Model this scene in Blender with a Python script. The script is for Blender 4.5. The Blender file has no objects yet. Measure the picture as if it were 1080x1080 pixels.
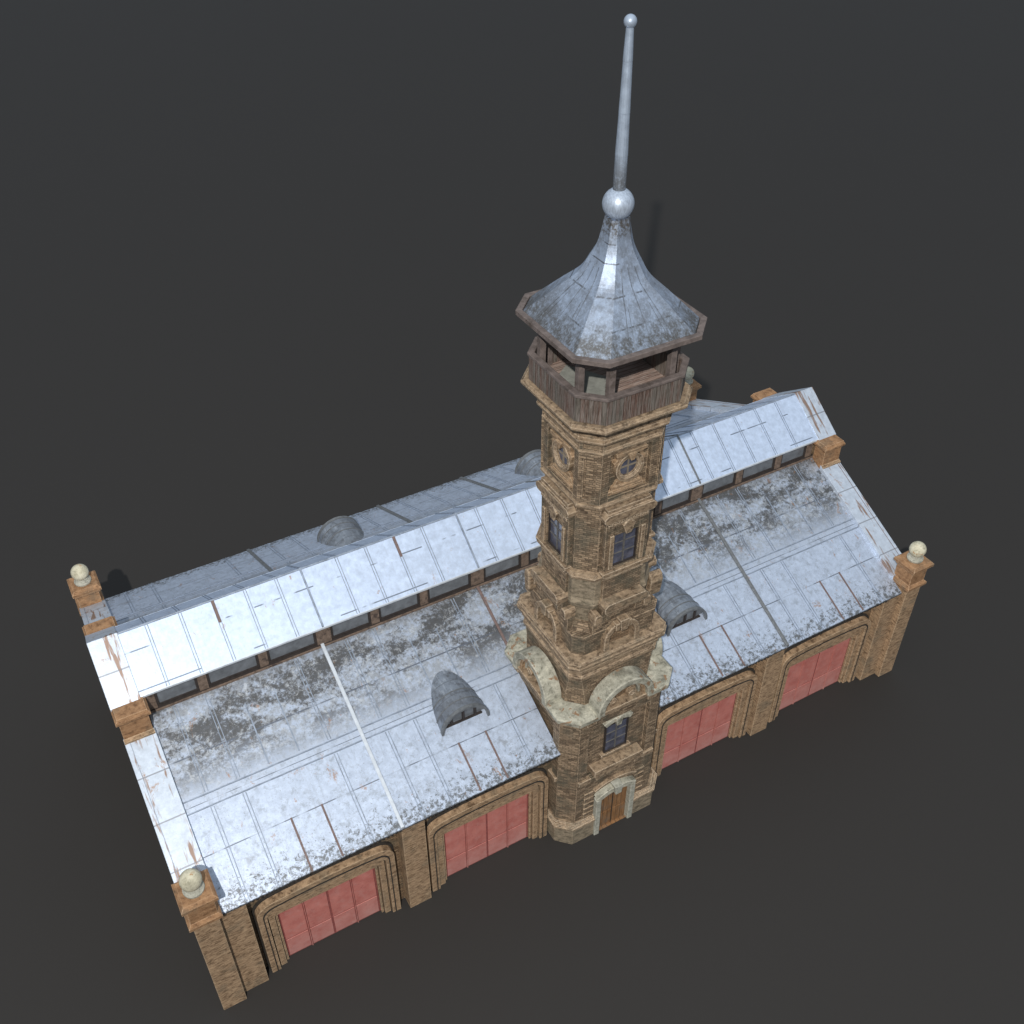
import bpy, bmesh, math, random
from mathutils import Vector, Matrix
random.seed(7)
S = bpy.context.scene
COL = S.collection
TX, TY = 20.0, 1.55          # axis of the tower
D = 19.7                     # depth of the hall, front wall at y=0
K = .4776                    # pitch of the low roofs
KU = .729                    # pitch of the clerestory roof
def zl(y): return 6.9 + (min(y, D - y) + .81) * K
def zu(y): return 12.2 + (min(y, D - y) - 7.49) * KU

# ------------------------------------------------------------------ materials
class NT:
    def __init__(s, name):
        m = bpy.data.materials.new(name); m.use_nodes = True
        s.m = m; s.t = m.node_tree; s.t.nodes.clear()
        s.out = s.n('ShaderNodeOutputMaterial'); s.b = s.n('ShaderNodeBsdfPrincipled')
        s.l(s.b.outputs[0], s.out.inputs[0])
    def n(s, k, **kw):
        x = s.t.nodes.new(k)
        for a, v in kw.items(): setattr(x, a, v)
        return x
    def l(s, a, b): s.t.links.new(a, b)
    def put(s, sock, v):
        if isinstance(v, bpy.types.NodeSocket): s.l(v, sock)
        elif isinstance(v, (tuple, list)) and sock.type == 'RGBA' and len(v) == 3: sock.default_value = (*v, 1)
        else: sock.default_value = v
    def math(s, op, a, b=0., c=None, clamp=False):
        x = s.n('ShaderNodeMath', operation=op, use_clamp=clamp); s.put(x.inputs[0], a); s.put(x.inputs[1], b)
        if c is not None: s.put(x.inputs[2], c)
        return x.outputs[0]
    def pos(s): return s.n('ShaderNodeNewGeometry').outputs['Position']
    def uv(s): return s.n('ShaderNodeUVMap').outputs[0]
    def xyz(s, v):
        x = s.n('ShaderNodeSeparateXYZ'); s.l(v, x.inputs[0]); return x.outputs
    def map(s, v, sc=(1, 1, 1), loc=(0, 0, 0), rot=(0, 0, 0)):
        x = s.n('ShaderNodeMapping'); s.l(v, x.inputs[0]); x.inputs['Scale'].default_value = sc
        x.inputs['Location'].default_value = loc; x.inputs['Rotation'].default_value = rot; return x.outputs[0]
    def noise(s, v, sc, det=5, rough=.6, dist=0):
        x = s.n('ShaderNodeTexNoise'); s.l(v, x.inputs['Vector']); x.inputs['Scale'].default_value = sc
        x.inputs['Detail'].default_value = det; x.inputs['Roughness'].default_value = rough; x.inputs['Distortion'].default_value = dist
        return x.outputs[0]
    def ramp(s, v, lo, hi):
        x = s.n('ShaderNodeMapRange', clamp=True); s.put(x.inputs[0], v); s.put(x.inputs[1], lo); s.put(x.inputs[2], hi); return x.outputs[0]
    def smooth(s, v, lo, hi):
        x = s.n('ShaderNodeMapRange', clamp=True, interpolation_type='SMOOTHSTEP'); s.put(x.inputs[0], v); x.inputs[1].default_value = lo; x.inputs[2].default_value = hi; return x.outputs[0]
    def mix(s, f, a, b, mode='MIX'):
        x = s.n('ShaderNodeMix', data_type='RGBA', blend_type=mode, clamp_factor=True)
        s.put(x.inputs[0], f); s.put(x.inputs[6], a); s.put(x.inputs[7], b); return x.outputs[2]
    def bump(s, h, st=.5, dist=.02, normal=None):
        x = s.n('ShaderNodeBump'); s.l(h, x.inputs['Height']); x.inputs['Strength'].default_value = st; x.inputs['Distance'].default_value = dist
        if normal is not None: s.l(normal, x.inputs['Normal'])
        return x.outputs[0]
    def edge(s, r=.05):
        bv = s.n('ShaderNodeBevel', samples=4); bv.inputs[0].default_value = r
        g = s.n('ShaderNodeNewGeometry'); d = s.n('ShaderNodeVectorMath', operation='DOT_PRODUCT')
        s.l(bv.outputs[0], d.inputs[0]); s.l(g.outputs['True Normal'], d.inputs[1])
        return s.ramp(d.outputs['Value'], .985, .90)
    def done(s, col, rough=.8, metal=0., normal=None, spec=None):
        s.put(s.b.inputs['Base Color'], col); s.put(s.b.inputs['Roughness'], rough); s.put(s.b.inputs['Metallic'], metal)
        if normal is not None: s.l(normal, s.b.inputs['Normal'])
        if spec is not None: s.b.inputs['Specular IOR Level'].default_value = spec
        return s.m

def m_brick(name, c1, c2, grime=.6, w=.36, h=.12, wear=(.70, .54, .38), wearamt=1., bump=.9):
    t = NT(name); p = t.pos(); uv = t.uv()
    warp = t.n('ShaderNodeVectorMath', operation='MULTIPLY_ADD')
    nz = t.n('ShaderNodeTexNoise'); t.l(p, nz.inputs['Vector']); nz.inputs['Scale'].default_value = 2
    t.l(nz.outputs[1], warp.inputs[0]); warp.inputs[1].default_value = (.05, .05, 0); t.l(uv, warp.inputs[2])
    br = t.n('ShaderNodeTexBrick'); t.l(warp.outputs[0], br.inputs['Vector'])
    for a, v in (('Scale', 1), ('Mortar Size', .012), ('Mortar Smooth', .4), ('Bias', 0), ('Brick Width', w), ('Row Height', h)): br.inputs[a].default_value = v
    br.inputs['Color1'].default_value = (0, 0, 0, 1); br.inputs['Color2'].default_value = (1, 1, 1, 1); br.inputs['Mortar'].default_value = (.5, .5, .5, 1)
    bw = t.n('ShaderNodeRGBToBW'); t.l(br.outputs[0], bw.inputs[0])
    n1 = t.noise(p, 2.2, 6, .65); n2 = t.noise(t.map(p, (1, 1, 3)), 9, 4, .7); n3 = t.noise(p, .7, 4, .6)
    tone = t.math('ADD', t.math('MULTIPLY', bw.outputs[0], .55), t.math('MULTIPLY', n1, .6))
    c = t.mix(t.ramp(tone, .25, .88), c1, c2)
    c = t.mix(t.math('MULTIPLY', t.ramp(n2, .5, .75), .5), c, (.50, .40, .29))
    c = t.mix(t.math('MULTIPLY', t.ramp(n2, .45, .25), .6), c, tuple(v * .45 for v in c1))
    c = t.mix(t.math('MULTIPLY', t.smooth(n3, .46, .66), grime), c, (.115, .112, .085))
    c = t.mix(t.math('MULTIPLY', br.outputs[1], .8), c, (.065, .052, .038))
    e = t.math('MULTIPLY', t.edge(), t.math('MULTIPLY', t.ramp(n1, .35, .6), wearamt))
    c = t.mix(e, c, wear)
    c = t.mix(t.math('MULTIPLY', t.ramp(t.noise(p, 5, 5, .75), .56, .66), .6), c, tuple(v * .4 for v in c1))
    hgt = t.math('SUBTRACT', t.math('ADD', t.math('MULTIPLY', n2, .8), t.math('MULTIPLY', bw.outputs[0], .35)), t.math('MULTIPLY', br.outputs[1], 1.0))
    return t.done(c, .82, 0, t.bump(hgt, bump, .03), .3)

def m_stone(name, c1, c2, streak=5, wear=(.66, .48, .30), wearamt=.8, dark=.5, sc=2.5, patch=None, bump=.5):
    t = NT(name); p = t.pos()
    n1 = t.noise(t.map(p, (1, 1, streak)), sc, 7, .68, .3); n2 = t.noise(p, 14, 4, .7); n3 = t.noise(p, 1.1, 5, .6)
    c = t.mix(t.ramp(n1, .32, .68), c1, c2)
    c = t.mix(t.math('MULTIPLY', t.ramp(n1, .46, .3), dark), c, tuple(v * .4 for v in c1))
    c = t.mix(t.math('MULTIPLY', t.smooth(n3, .5, .7), .45), c, (.13, .12, .09))
    c = t.mix(t.math('MULTIPLY', t.ramp(n2, .56, .75), .4), c, tuple(min(1, v * 1.6) for v in c2))
    c = t.mix(t.math('MULTIPLY', t.ramp(t.noise(p, 4.2, 6, .75), .55, .66), .55), c, tuple(v * .42 for v in c1))
    if patch:
        n4 = t.noise(p, patch[1], 5, .65, .5); c = t.mix(t.ramp(n4, patch[2], patch[2] + .04), c, patch[0])
    c = t.mix(t.math('MULTIPLY', t.edge(.06), t.math('MULTIPLY', t.ramp(n2, .3, .6), wearamt)), c, wear)
    return t.done(c, .8, 0, t.bump(t.math('ADD', t.math('MULTIPLY', n2, .6), n1), bump, .03), .3)

def m_metal(name, base, kind, rough=.42, metal=.25, spec=.5):
    t = NT(name); p = t.pos(); X = t.xyz(p)
    half = t.math('MINIMUM', X[1], t.math('SUBTRACT', D, X[1]))
    n1 = t.noise(p, .55, 7, .62, .2); n2 = t.noise(p, 3.2, 8, .72); n3 = t.noise(t.map(p, (6, 1, 1)), .8, 4, .6); n4 = t.noise(p, 9, 4, .75)
    c = t.mix(t.ramp(n2, .35, .65), tuple(v * .84 for v in base), tuple(min(1, v * 1.08) for v in base))
    c = t.mix(t.math('MULTIPLY', t.ramp(n3, .5, .75), .22), c, tuple(v * .72 for v in base))
    if kind == 'low':
        mo = t.noise(p, 2.1, 9, .8, .3); c = t.mix(t.math('MULTIPLY', t.ramp(mo, .52, .62), .55), c, (.26, .29, .33)); c = t.mix(t.math('MULTIPLY', t.ramp(t.noise(p, 16, 3, .7), .6, .68), .4), c, (.22, .24, .27))
        st = t.noise(t.map(p, (5, .5, .5), (2, 8, 1)), 1.4, 5, .65); c = t.mix(t.math('MULTIPLY', t.ramp(st, .56, .7), .35), c, (.30, .33, .38))
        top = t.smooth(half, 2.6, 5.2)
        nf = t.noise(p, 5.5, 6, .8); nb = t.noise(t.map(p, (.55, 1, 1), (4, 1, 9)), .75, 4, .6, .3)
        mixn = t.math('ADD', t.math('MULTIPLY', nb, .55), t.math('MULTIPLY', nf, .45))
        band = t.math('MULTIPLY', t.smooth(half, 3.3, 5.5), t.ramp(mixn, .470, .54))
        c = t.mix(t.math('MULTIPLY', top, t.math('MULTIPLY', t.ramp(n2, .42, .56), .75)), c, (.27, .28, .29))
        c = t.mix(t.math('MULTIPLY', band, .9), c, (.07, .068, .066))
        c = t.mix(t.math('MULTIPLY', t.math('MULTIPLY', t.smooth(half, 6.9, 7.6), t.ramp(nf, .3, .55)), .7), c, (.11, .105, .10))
        n5 = t.noise(p, 2.4, 10, .85, .4)
        white = t.math('MULTIPLY', top, t.ramp(n5, .54, .60)); c = t.mix(t.math('MULTIPLY', white, .55), c, (.64, .67, .70))
        fl = t.noise(p, 11, 3, .8); c = t.mix(t.math('MULTIPLY', t.ramp(fl, .62, .68), .6), c, (.16, .165, .17))
        n6 = t.noise(t.map(p, (1, 1, 1), (31, 7, 3)), .8, 8, .75)
        blot = t.math('MULTIPLY', t.ramp(n6, .575, .66), t.smooth(half, 3.4, .6)); c = t.mix(t.math('MULTIPLY', blot, .55), c, (.22, .225, .235))
        n8 = t.noise(p, 4.5, 8, .82); ev = t.ramp(t.math('ADD', n8, t.math('MULTIPLY', t.smooth(half, .9, -.8), .13)), .60, .66); ev = t.math('MULTIPLY', ev, t.smooth(half, 1.4, .3)); c = t.mix(t.math('MULTIPLY', ev, .85), c, (.09, .09, .085))
        for a, wd in ((1.38, .022), (3.12, .03), (3.34, .015), (3.62, .03), (5.25, .03)):
            ln = t.math('COMPARE', half, a, wd); br = t.ramp(t.noise(t.map(p, (1, .1, .1), (a * 9, 0, 0)), .9, 2, .5), .42, .52)
            c = t.mix(t.math('MULTIPLY', t.math('MULTIPLY', ln, t.math('ADD', .25, br)), .75), c, (.13, .15, .19))
    elif kind == 'up':
        st = t.noise(t.map(p, (5, .5, .5), (2, 8, 1)), 1.6, 5, .65); c = t.mix(t.math('MULTIPLY', t.ramp(st, .56, .7), .22), c, (.40, .45, .52))
        for a in (7.62, 9.05):
            ln = t.math('COMPARE', half, a, .025); br = t.ramp(t.noise(t.map(p, (1, .1, .1), (a * 9, 0, 0)), .8, 2, .5), .52, .56)
            c = t.mix(t.math('MULTIPLY', t.math('MULTIPLY', ln, br), .8), c, (.10, .12, .16))
    elif kind == 'spire':
        for a in (28.95, 29.75, 30.7, 31.3):
            ln = t.math('COMPARE', X[2], a, .022); br = t.ramp(t.noise(p, 1.7, 3, .6), .47, .54)
            c = t.mix(t.math('MULTIPLY', t.math('MULTIPLY', ln, br), .8), c, (.08, .08, .085))
        c = t.mix(t.math('MULTIPLY', t.ramp(t.math('ADD', t.math('MULTIPLY', n1, .5), t.math('MULTIPLY', n2, .5)), .455, .555), .66), c, (.16, .17, .19))
        low = t.smooth(X[2], 29.35, 28.5); c = t.mix(t.math('MULTIPLY', low, t.ramp(n2, .32, .55)), c, (.13, .13, .13))
        n7 = t.noise(t.map(p, (5, 5, .8)), 2.5, 4, .7); c = t.mix(t.math('MULTIPLY', t.ramp(n7, .5, .7), .35), c, tuple(min(1, v * 1.5) for v in base))
        top = t.math('MULTIPLY', t.smooth(X[2], 31.2, 31.8), t.ramp(n4, .42, .6)); c = t.mix(top, c, (.13, .12, .11))
    elif kind == 'dome':
        c = t.mix(t.math('MULTIPLY', t.ramp(n2, .46, .6), .75), c, (.10, .105, .115)); c = t.mix(t.math('MULTIPLY', t.ramp(t.noise(t.map(p, (3, 1, 1)), 1.7, 5, .6), .52, .66), .5), c, (.5, .55, .62))
        c = t.mix(t.math('MULTIPLY', t.ramp(n1, .42, .6), .6), c, (.17, .18, .2))
        ln = t.math('COMPARE', t.math('MODULO', half, .85), .4, .022); c = t.mix(t.math('MULTIPLY', ln, .6), c, (.14, .15, .17))
    elif kind == 'rod':
        dd = t.math('MULTIPLY', t.smooth(X[2], 34.6, 33.2), t.ramp(n4, .3, .5)); c = t.mix(t.math('MULTIPLY', dd, .8), c, (.13, .13, .13))
    # rust in small streaky spots
    if kind in ('low', 'up', 'coping', 'spire'):
        r1 = t.noise(t.map(p, (1.6, .8, .8), (3, 11, 5)), 1.3, 5, .7, .6)
        thr = {'low': .625, 'up': .635, 'coping': .60, 'spire': .70}[kind]
        rr = t.math('MULTIPLY', t.ramp(r1, thr, thr + .05), t.ramp(n4, .4, .55))
        c = t.mix(t.math('MULTIPLY', rr, .75), c, (.36, .19, .09))
    if kind == 'coping':
        s1 = t.noise(t.map(p, (3.2, .35, .35), (9, 2, 1)), 1.1, 4, .55); c = t.mix(t.math('MULTIPLY', t.ramp(s1, .575, .63), .9), c, (.27, .165, .11))
        for a in (1.2, 3.1, 5.0, 8.55): c = t.mix(t.math('MULTIPLY', t.math('COMPARE', half, a, .028), .7), c, (.2, .2, .22))
    hgt = t.math('ADD', t.math('MULTIPLY', n2, .5), t.math('MULTIPLY', n4, .3))
    rg = t.math('ADD', rough - .1, t.math('MULTIPLY', n2, .25))
    return t.done(c, rg, metal, t.bump(hgt, .35, .03), spec)

def m_wood(name, c1, c2, c3, vertical=True, plank=.16):
    t = NT(name); p = t.pos(); uv = t.uv(); U = t.xyz(uv)
    a = U[0] if vertical else U[1]
    sc = (9, 9, .7) if vertical else (.9, 9, 9)
    n1 = t.noise(t.map(p, sc), 2.2, 6, .7); n2 = t.noise(p, 1.6, 4, .6)
    idx = t.math('FLOOR', t.math('DIVIDE', a, plank)); wn = t.n('ShaderNodeTexWhiteNoise', noise_dimensions='1D'); t.l(idx, wn.inputs['W'])
    c = t.mix(wn.outputs[0], c1, c2); c = t.mix(t.ramp(n1, .42, .68), c, c3)
    c = t.mix(t.math('MULTIPLY', t.ramp(n1, .45, .3), .7), c, tuple(v * .35 for v in c1))
    fr = t.math('FRACT', t.math('DIVIDE', a, plank)); gap = t.math('LESS_THAN', fr, .1)
    c = t.mix(t.math('MULTIPLY', gap, .75), c, (.03, .025, .02))
    c = t.mix(t.math('MULTIPLY', t.ramp(n2, .5, .7), .35), c, (.16, .16, .14))
    return t.done(c, .75, 0, t.bump(t.math('SUBTRACT', n1, gap), .6, .02), .3)

def m_plain(name, col, rough=.6, var=.3, sc=4, metal=0., spec=.5, stretch=(1, 1, 1), dark=None, bump=.2):
    t = NT(name); p = t.pos(); n = t.noise(t.map(p, stretch), sc, 6, .65)
    c = t.mix(t.ramp(n, .3, .7), tuple(v * (1 - var) for v in col), tuple(min(1, v * (1 + var)) for v in col))
    if dark: c = t.mix(t.ramp(t.noise(p, sc * .6, 5, .7), dark[1], dark[1] + .1), c, dark[0])
    return t.done(c, rough, metal, t.bump(n, bump, .02), spec)

BRICK = m_brick('dark_brick', (.12, .075, .042), (.37, .25, .15), .55, .30, .105)
BRICK_T = m_brick('tower_brick', (.095, .064, .041), (.42, .305, .20), .7, .30, .105)
STONE = m_stone('brown_stone', (.15, .092, .052), (.52, .36, .225), 3.2, (.66, .52, .36), .9, .6, 3.4)
TRIM = m_stone('trim_stone', (.105, .070, .044), (.44, .325, .215), 2.2, (.80, .66, .50), 1.1, .75, 4)
CAPST = m_stone('cap_stone', (.20, .105, .052), (.42, .245, .13), 2, (.70, .50, .33), .9, .45, 3)
WHITE = m_stone('pale_coping_stone', (.20, .195, .155), (.58, .56, .46), 1.2, (.85, .80, .68), .7, .4, 2.6, ((.27, .17, .10), 1.4, .60))
BALLST = m_stone('pale_ball_stone', (.45, .42, .30), (.72, .68, .53), 1, (.8, .75, .6), .2, .3, 3, ((.42, .24, .11), 1.5, .60))
GREY_ST = m_stone('grey_frame_stone', (.28, .28, .23), (.50, .49, .42), 1.5, (.66, .65, .58), .7, .4, 4)
PLINTH = m_stone('plinth_stone', (.125, .105, .072), (.37, .30, .215), 2, (.68, .52, .36), .9, .5, 3)
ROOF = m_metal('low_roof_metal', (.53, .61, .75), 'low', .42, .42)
UROOF = m_metal('clerestory_roof_metal', (.61, .72, .91), 'up', .46, .4)
COPM = m_metal('coping_metal', (.58, .65, .75), 'coping', .45, .4)
SPIRE = m_metal('spire_metal', (.44, .53, .68), 'spire', .48, .5)
DOME = m_metal('dormer_metal', (.30, .34, .40), 'dome', .42, .5)
RODM = m_metal('rod_metal', (.48, .57, .70), 'rod', .42, .4)
BALLM = m_plain('pale_ball_metal', (.50, .58, .70), .42, .3, 5, .35, .5, (3, 3, .8))
SEAM = m_plain('seam_metal', (.27, .32, .40), .5, .35, 3, .25)
RUSTY = m_plain('brown_seam', (.17, .12, .11), .6, .3, 6, .1)
RIBM = m_plain('rib_metal', (.60, .65, .71), .4, .15, 3, .2)
DRIB = m_plain('dark_rib_metal', (.16, .17, .18), .5, .3, 6, .2)
BLACK = m_plain('dark_trim', (.03, .026, .022), .8, .5, 8)
WOOD = m_wood('grey_planks', (.12, .062, .046), (.115, .11, .095), (.25, .22, .20))
WOODF = m_wood('floor_planks', (.24, .15, .12), (.40, .28, .23), (.52, .44, .40), False, .22)
WOODB = m_plain('grey_beam', (.165, .135, .125), .75, .4, 3, 0, .3, (1, 1, 1), ((.10, .08, .07), .55), .5)
POSTW = m_plain('clerestory_timber', (.17, .125, .098), .75, .45, 5, 0, .3, (1, 1, 1), ((.06, .045, .04), .55), .4)
DARKW = m_plain('dark_frame', (.035, .028, .026), .7, .4, 6)
HATCH = m_plain('hatch_board', (.31, .32, .29), .8, .25, 3)
PANE = m_plain('dull_grey_pane', (.15, .165, .185), .4, .35, 2, 0, .5)
GLASS = m_plain('dark_window_glass', (.085, .092, .13), .2, .5, 2.5, 0, .6, (1, 1, 1), None, .05)
ROUNDM = m_plain('pale_muntin', (.26, .22, .17), .6, .2, 8)
MUNT = m_plain('grey_muntin', (.13, .125, .12), .6, .3, 8)
DOORW = m_wood('brown_door_boards', (.16, .075, .030), (.24, .12, .05), (.33, .19, .095), True, .27)
def m_red():
    t = NT('faded_red_paint'); p = t.pos(); X = t.xyz(p)
    n1 = t.noise(p, 1.2, 7, .65); n2 = t.noise(t.map(p, (8, 8, .6)), 2, 5, .65); n3 = t.noise(p, 7, 5, .7)
    c = t.mix(t.ramp(n1, .3, .7), (.42, .125, .105), (.60, .23, .195))
    c = t.mix(t.math('MULTIPLY', t.ramp(n2, .5, .72), .35), c, (.48, .17, .15))
    dust = t.math('MULTIPLY', t.smooth(X[2], 2.1, -.3), t.ramp(t.math('ADD', t.math('MULTIPLY', n1, .6), t.math('MULTIPLY', n3, .4)), .3, .62))
    c = t.mix(t.math('MULTIPLY', dust, .75), c, (.52, .31, .285)); c = t.mix(t.math('MULTIPLY', t.ramp(t.noise(p, 2.6, 8, .75), .5, .62), .4), c, (.52, .27, .245))
    U = t.xyz(t.uv())
    c = t.mix(t.math('MULTIPLY', t.ramp(n3, .60, .72), .5), c, (.17, .03, .03))
    return t.done(c, .55, 0, t.bump(n3, .3, .01), .4)
RED = m_red()
REDD = m_plain('dark_red_joint', (.26, .075, .068), .7, .3, 5)
def m_ground():
    t = NT('dark_grey_floor'); p = t.pos(); n = t.noise(p, .08, 3, .5)
    return t.done(t.mix(n, (.0270, .0252, .0240), (.0280, .0262, .0250)), .75, 0, None, .28)
GROUND = m_ground()

# ------------------------------------------------------------------ mesh building
DIRS = {}
def frame(k):
    a = k * math.pi / 2
    o = Vector((math.sin(a), -math.cos(a), 0)); u = Vector((math.cos(a), math.sin(a), 0)); return u, o
class MB:
    def __init__(s): s.v = []; s.f = []
    def face(s, pts):
        i = len(s.v); s.v += [Vector(p) for p in pts]; s.f.append(list(range(i, i + len(pts)))); return s
    def box(s, x0, x1, y0, y1, z0, z1):
        p = [(x, y, z) for z in (z0, z1) for y in (y0, y1) for x in (x0, x1)]
        for q in ((0, 2, 3, 1), (4, 5, 7, 6), (0, 1, 5, 4), (2, 6, 7, 3), (0, 4, 6, 2), (1, 3, 7, 5)): s.face([p[i] for i in q])
        return s
    def prism(s, a, b):          # two matching outlines
        n = len(a); s.face(a[::-1]); s.face(b)
        for i in range(n): s.face([a[i], a[(i + 1) % n], b[(i + 1) % n], b[i]])
        return s
    def L(s, k, u, d, z, ax=(TX, TY)):
        U, O = frame(k); return (ax[0] + U.x * u + O.x * d, ax[1] + U.y * u + O.y * d, z)
    def lbox(s, k, u0, u1, d0, d1, z0, z1):
        P = lambda u, d, z: s.L(k, u, d, z)
        return s.prism([P(u0, d1, z0), P(u1, d1, z0), P(u1, d0, z0), P(u0, d0, z0)], [P(u0, d1, z1), P(u1, d1, z1), P(u1, d0, z1), P(u0, d0, z1)])
    def lpoly(s, k, pts, d0, d1):   # outline (u,z) extruded from d0 out to d1
        return s.prism([s.L(k, u, d0, z) for u, z in pts], [s.L(k, u, d1, z) for u, z in pts])
    def arch(s, k, cu, cz, ro, ri, d0, d1, a0=0, a1=180, n=18, sq=1., leg=0):
        po, pi = [], []
        for i in range(n + 1):
            a = math.radians(a0 + (a1 - a0) * i / n); po.append((cu + ro * math.cos(a), cz + ro * sq * math.sin(a))); pi.append((cu + ri * math.cos(a), cz + ri * sq * math.sin(a)))
        if leg:
            po = [(po[0][0], cz - leg)] + po + [(po[-1][0], cz - leg)]; pi = [(pi[0][0], cz - leg)] + pi + [(pi[-1][0], cz - leg)]
        n = len(po) - 1
        for i in range(n):
            a, b, c, d = po[i], po[i + 1], pi[i + 1], pi[i]
            F = [s.L(k, *(a[0], d1, a[1])), s.L(k, *(b[0], d1, b[1])), s.L(k, *(c[0], d1, c[1])), s.L(k, *(d[0], d1, d[1]))]
            B = [s.L(k, *(a[0], d0, a[1])), s.L(k, *(b[0], d0, b[1])), s.L(k, *(c[0], d0, c[1])), s.L(k, *(d[0], d0, d[1]))]
            s.face(F); s.face(B[::-1]); s.face([F[0], B[0], B[1], F[1]]); s.face([F[3], F[2], B[2], B[3]])
            if i == 0: s.face([F[0], F[3], B[3], B[0]])
            if i == n - 1: s.face([F[1], B[1], B[2], F[2]])
        return s
    def rings(s, R, cap=True, ax=(TX, TY)):    # R: (W, c, z) octagons
        def oc(W, c, z):
            x, y = ax; return [(x - W + c, y - W, z), (x + W - c, y - W, z), (x + W, y - W + c, z), (x + W, y + W - c, z), (x + W - c, y + W, z), (x - W + c, y + W, z), (x - W, y + W - c, z), (x - W, y - W + c, z)]
        O = [oc(*r) for r in R]
        for a, b in zip(O, O[1:]):
            for i in range(8): s.face([a[i], a[(i + 1) % 8], b[(i + 1) % 8], b[i]])
        if cap: s.face(O[0][::-1]); s.face(O[-1])
        return s
    def lathe(s, x, y, prof, n=24):
        for (r0, z0), (r1, z1) in zip(prof, prof[1:]):
            for i in range(n):
                a, b = 2 * math.pi * i / n, 2 * math.pi * (i + 1) / n
                q = [(x + r0 * math.cos(a), y + r0 * math.sin(a), z0), (x + r0 * math.cos(b), y + r0 * math.sin(b), z0), (x + r1 * math.cos(b), y + r1 * math.sin(b), z1), (x + r1 * math.cos(a), y + r1 * math.sin(a), z1)]
                if r0 < 1e-5: q = [q[0], q[2], q[3]]
                elif r1 < 1e-5: q = q[:3]
                s.face(q)
        return s
    def slab(s, x0, x1, ys, f, t, lift=0.):      # roof sheet following z=f(y)
        top = [[(x, y, f(y) + lift) for x in (x0, x1)] for y in ys]; bot = [[(x, y, f(y) + lift - t) for x in (x0, x1)] for y in ys]
        for i in range(len(ys) - 1):
            a, b, c, d = top[i][0], top[i][1], top[i + 1][1], top[i + 1][0]; s.face([a, b, c, d])
            e, g, h, j = bot[i][0], bot[i][1], bot[i + 1][1], bot[i + 1][0]; s.face([j, h, g, e])
            s.face([a, d, j, e]); s.face([b, g, h, c])
        s.face([top[0][0], bot[0][0], bot[0][1], top[0][1]]); s.face([top[-1][0], top[-1][1], bot[-1][1], bot[-1][0]])
        return s
    def ball(s, x, y, z, r, n=28, m=16, sq=1):
        pr = [(max(0, r * math.sin(math.pi * i / m)), z - sq * r * math.cos(math.pi * i / m)) for i in range(m + 1)]; pr[0] = (0, pr[0][1]); pr[-1] = (0, pr[-1][1])
        return s.lathe(x, y, pr, n)

ROOT = bpy.data.objects.new('fire_station', None); COL.objects.link(ROOT); ROOT.location = (20, D / 2, 0)
ROOT['label'] = 'brown brick fire station with pale metal roofs, four red doors and a tall central tower'
ROOT['category'] = 'building'
def build(name, mb, mat, parent=ROOT, smooth=False, bevel=0., origin=None, label=None, sm_angle=None):
    me = bpy.data.meshes.new(name); bm = bmesh.new(); vs = [bm.verts.new(v) for v in mb.v]
    for f in mb.f:
        try: bm.faces.new([vs[i] for i in f])
        except ValueError: pass
    bmesh.ops.remove_doubles(bm, verts=bm.verts, dist=1e-4)
    bmesh.ops.recalc_face_normals(bm, faces=bm.faces)
    uvl = bm.loops.layers.uv.new('UVMap')
    for f in bm.faces:
        n = f.normal
        if abs(n.z) > .9995: t, q = Vector((1, 0, 0)), Vector((0, 1, 0))
        else: t = Vector((-n.y, n.x, 0)).normalized(); q = n.cross(t)
        for lp in f.loops: lp[uvl].uv = (lp.vert.co.dot(t), lp.vert.co.dot(q))
        f.smooth = smooth
    # origin of the part = centre of its base
    xs = [v.co.x for v in bm.verts]; ys = [v.co.y for v in bm.verts]; zs = [v.co.z for v in bm.verts]
    o = Vector(((min(xs) + max(xs)) / 2, (min(ys) + max(ys)) / 2, min(zs)))
    for v in bm.verts: v.co -= o
    bm.to_mesh(me); bm.free(); me.materials.append(mat)
    ob = bpy.data.objects.new(name, me); COL.objects.link(ob)
    w = Vector(ROOT.location) if parent is ROOT else Vector(parent['_w']) if parent is not None else Vector((0, 0, 0))
    ob.parent = parent; ob.location = o - w; ob['_w'] = list(o)
    if bevel:
        b = ob.modifiers.new('bevel', 'BEVEL'); b.width = bevel; b.segments = 2; b.limit_method = 'ANGLE'; b.angle_limit = math.radians(35)
    if label: ob['label'] = label
    return ob
def copy_part(o, dx, dy, dz=0):          # a copy of a part and its sub-parts, moved
    c = o.copy(); COL.objects.link(c); c.parent = ROOT; c.location = Vector(o.location) + Vector((dx, dy, dz))
    for ch in KIDS.get(o.name, []):
        q = ch.copy(); COL.objects.link(q); q.parent = c
    return c
KIDS = {}
def kid(parent, ob): KIDS.setdefault(parent.name, []).append(ob); return ob

# ------------------------------------------------------------------ setting
g = MB(); g.face([(-900, -900, 0), (900, -900, 0), (900, 900, 0), (-900, 900, 0)])
go = build('ground', g, GROUND, None); go['kind'] = 'structure'

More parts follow.
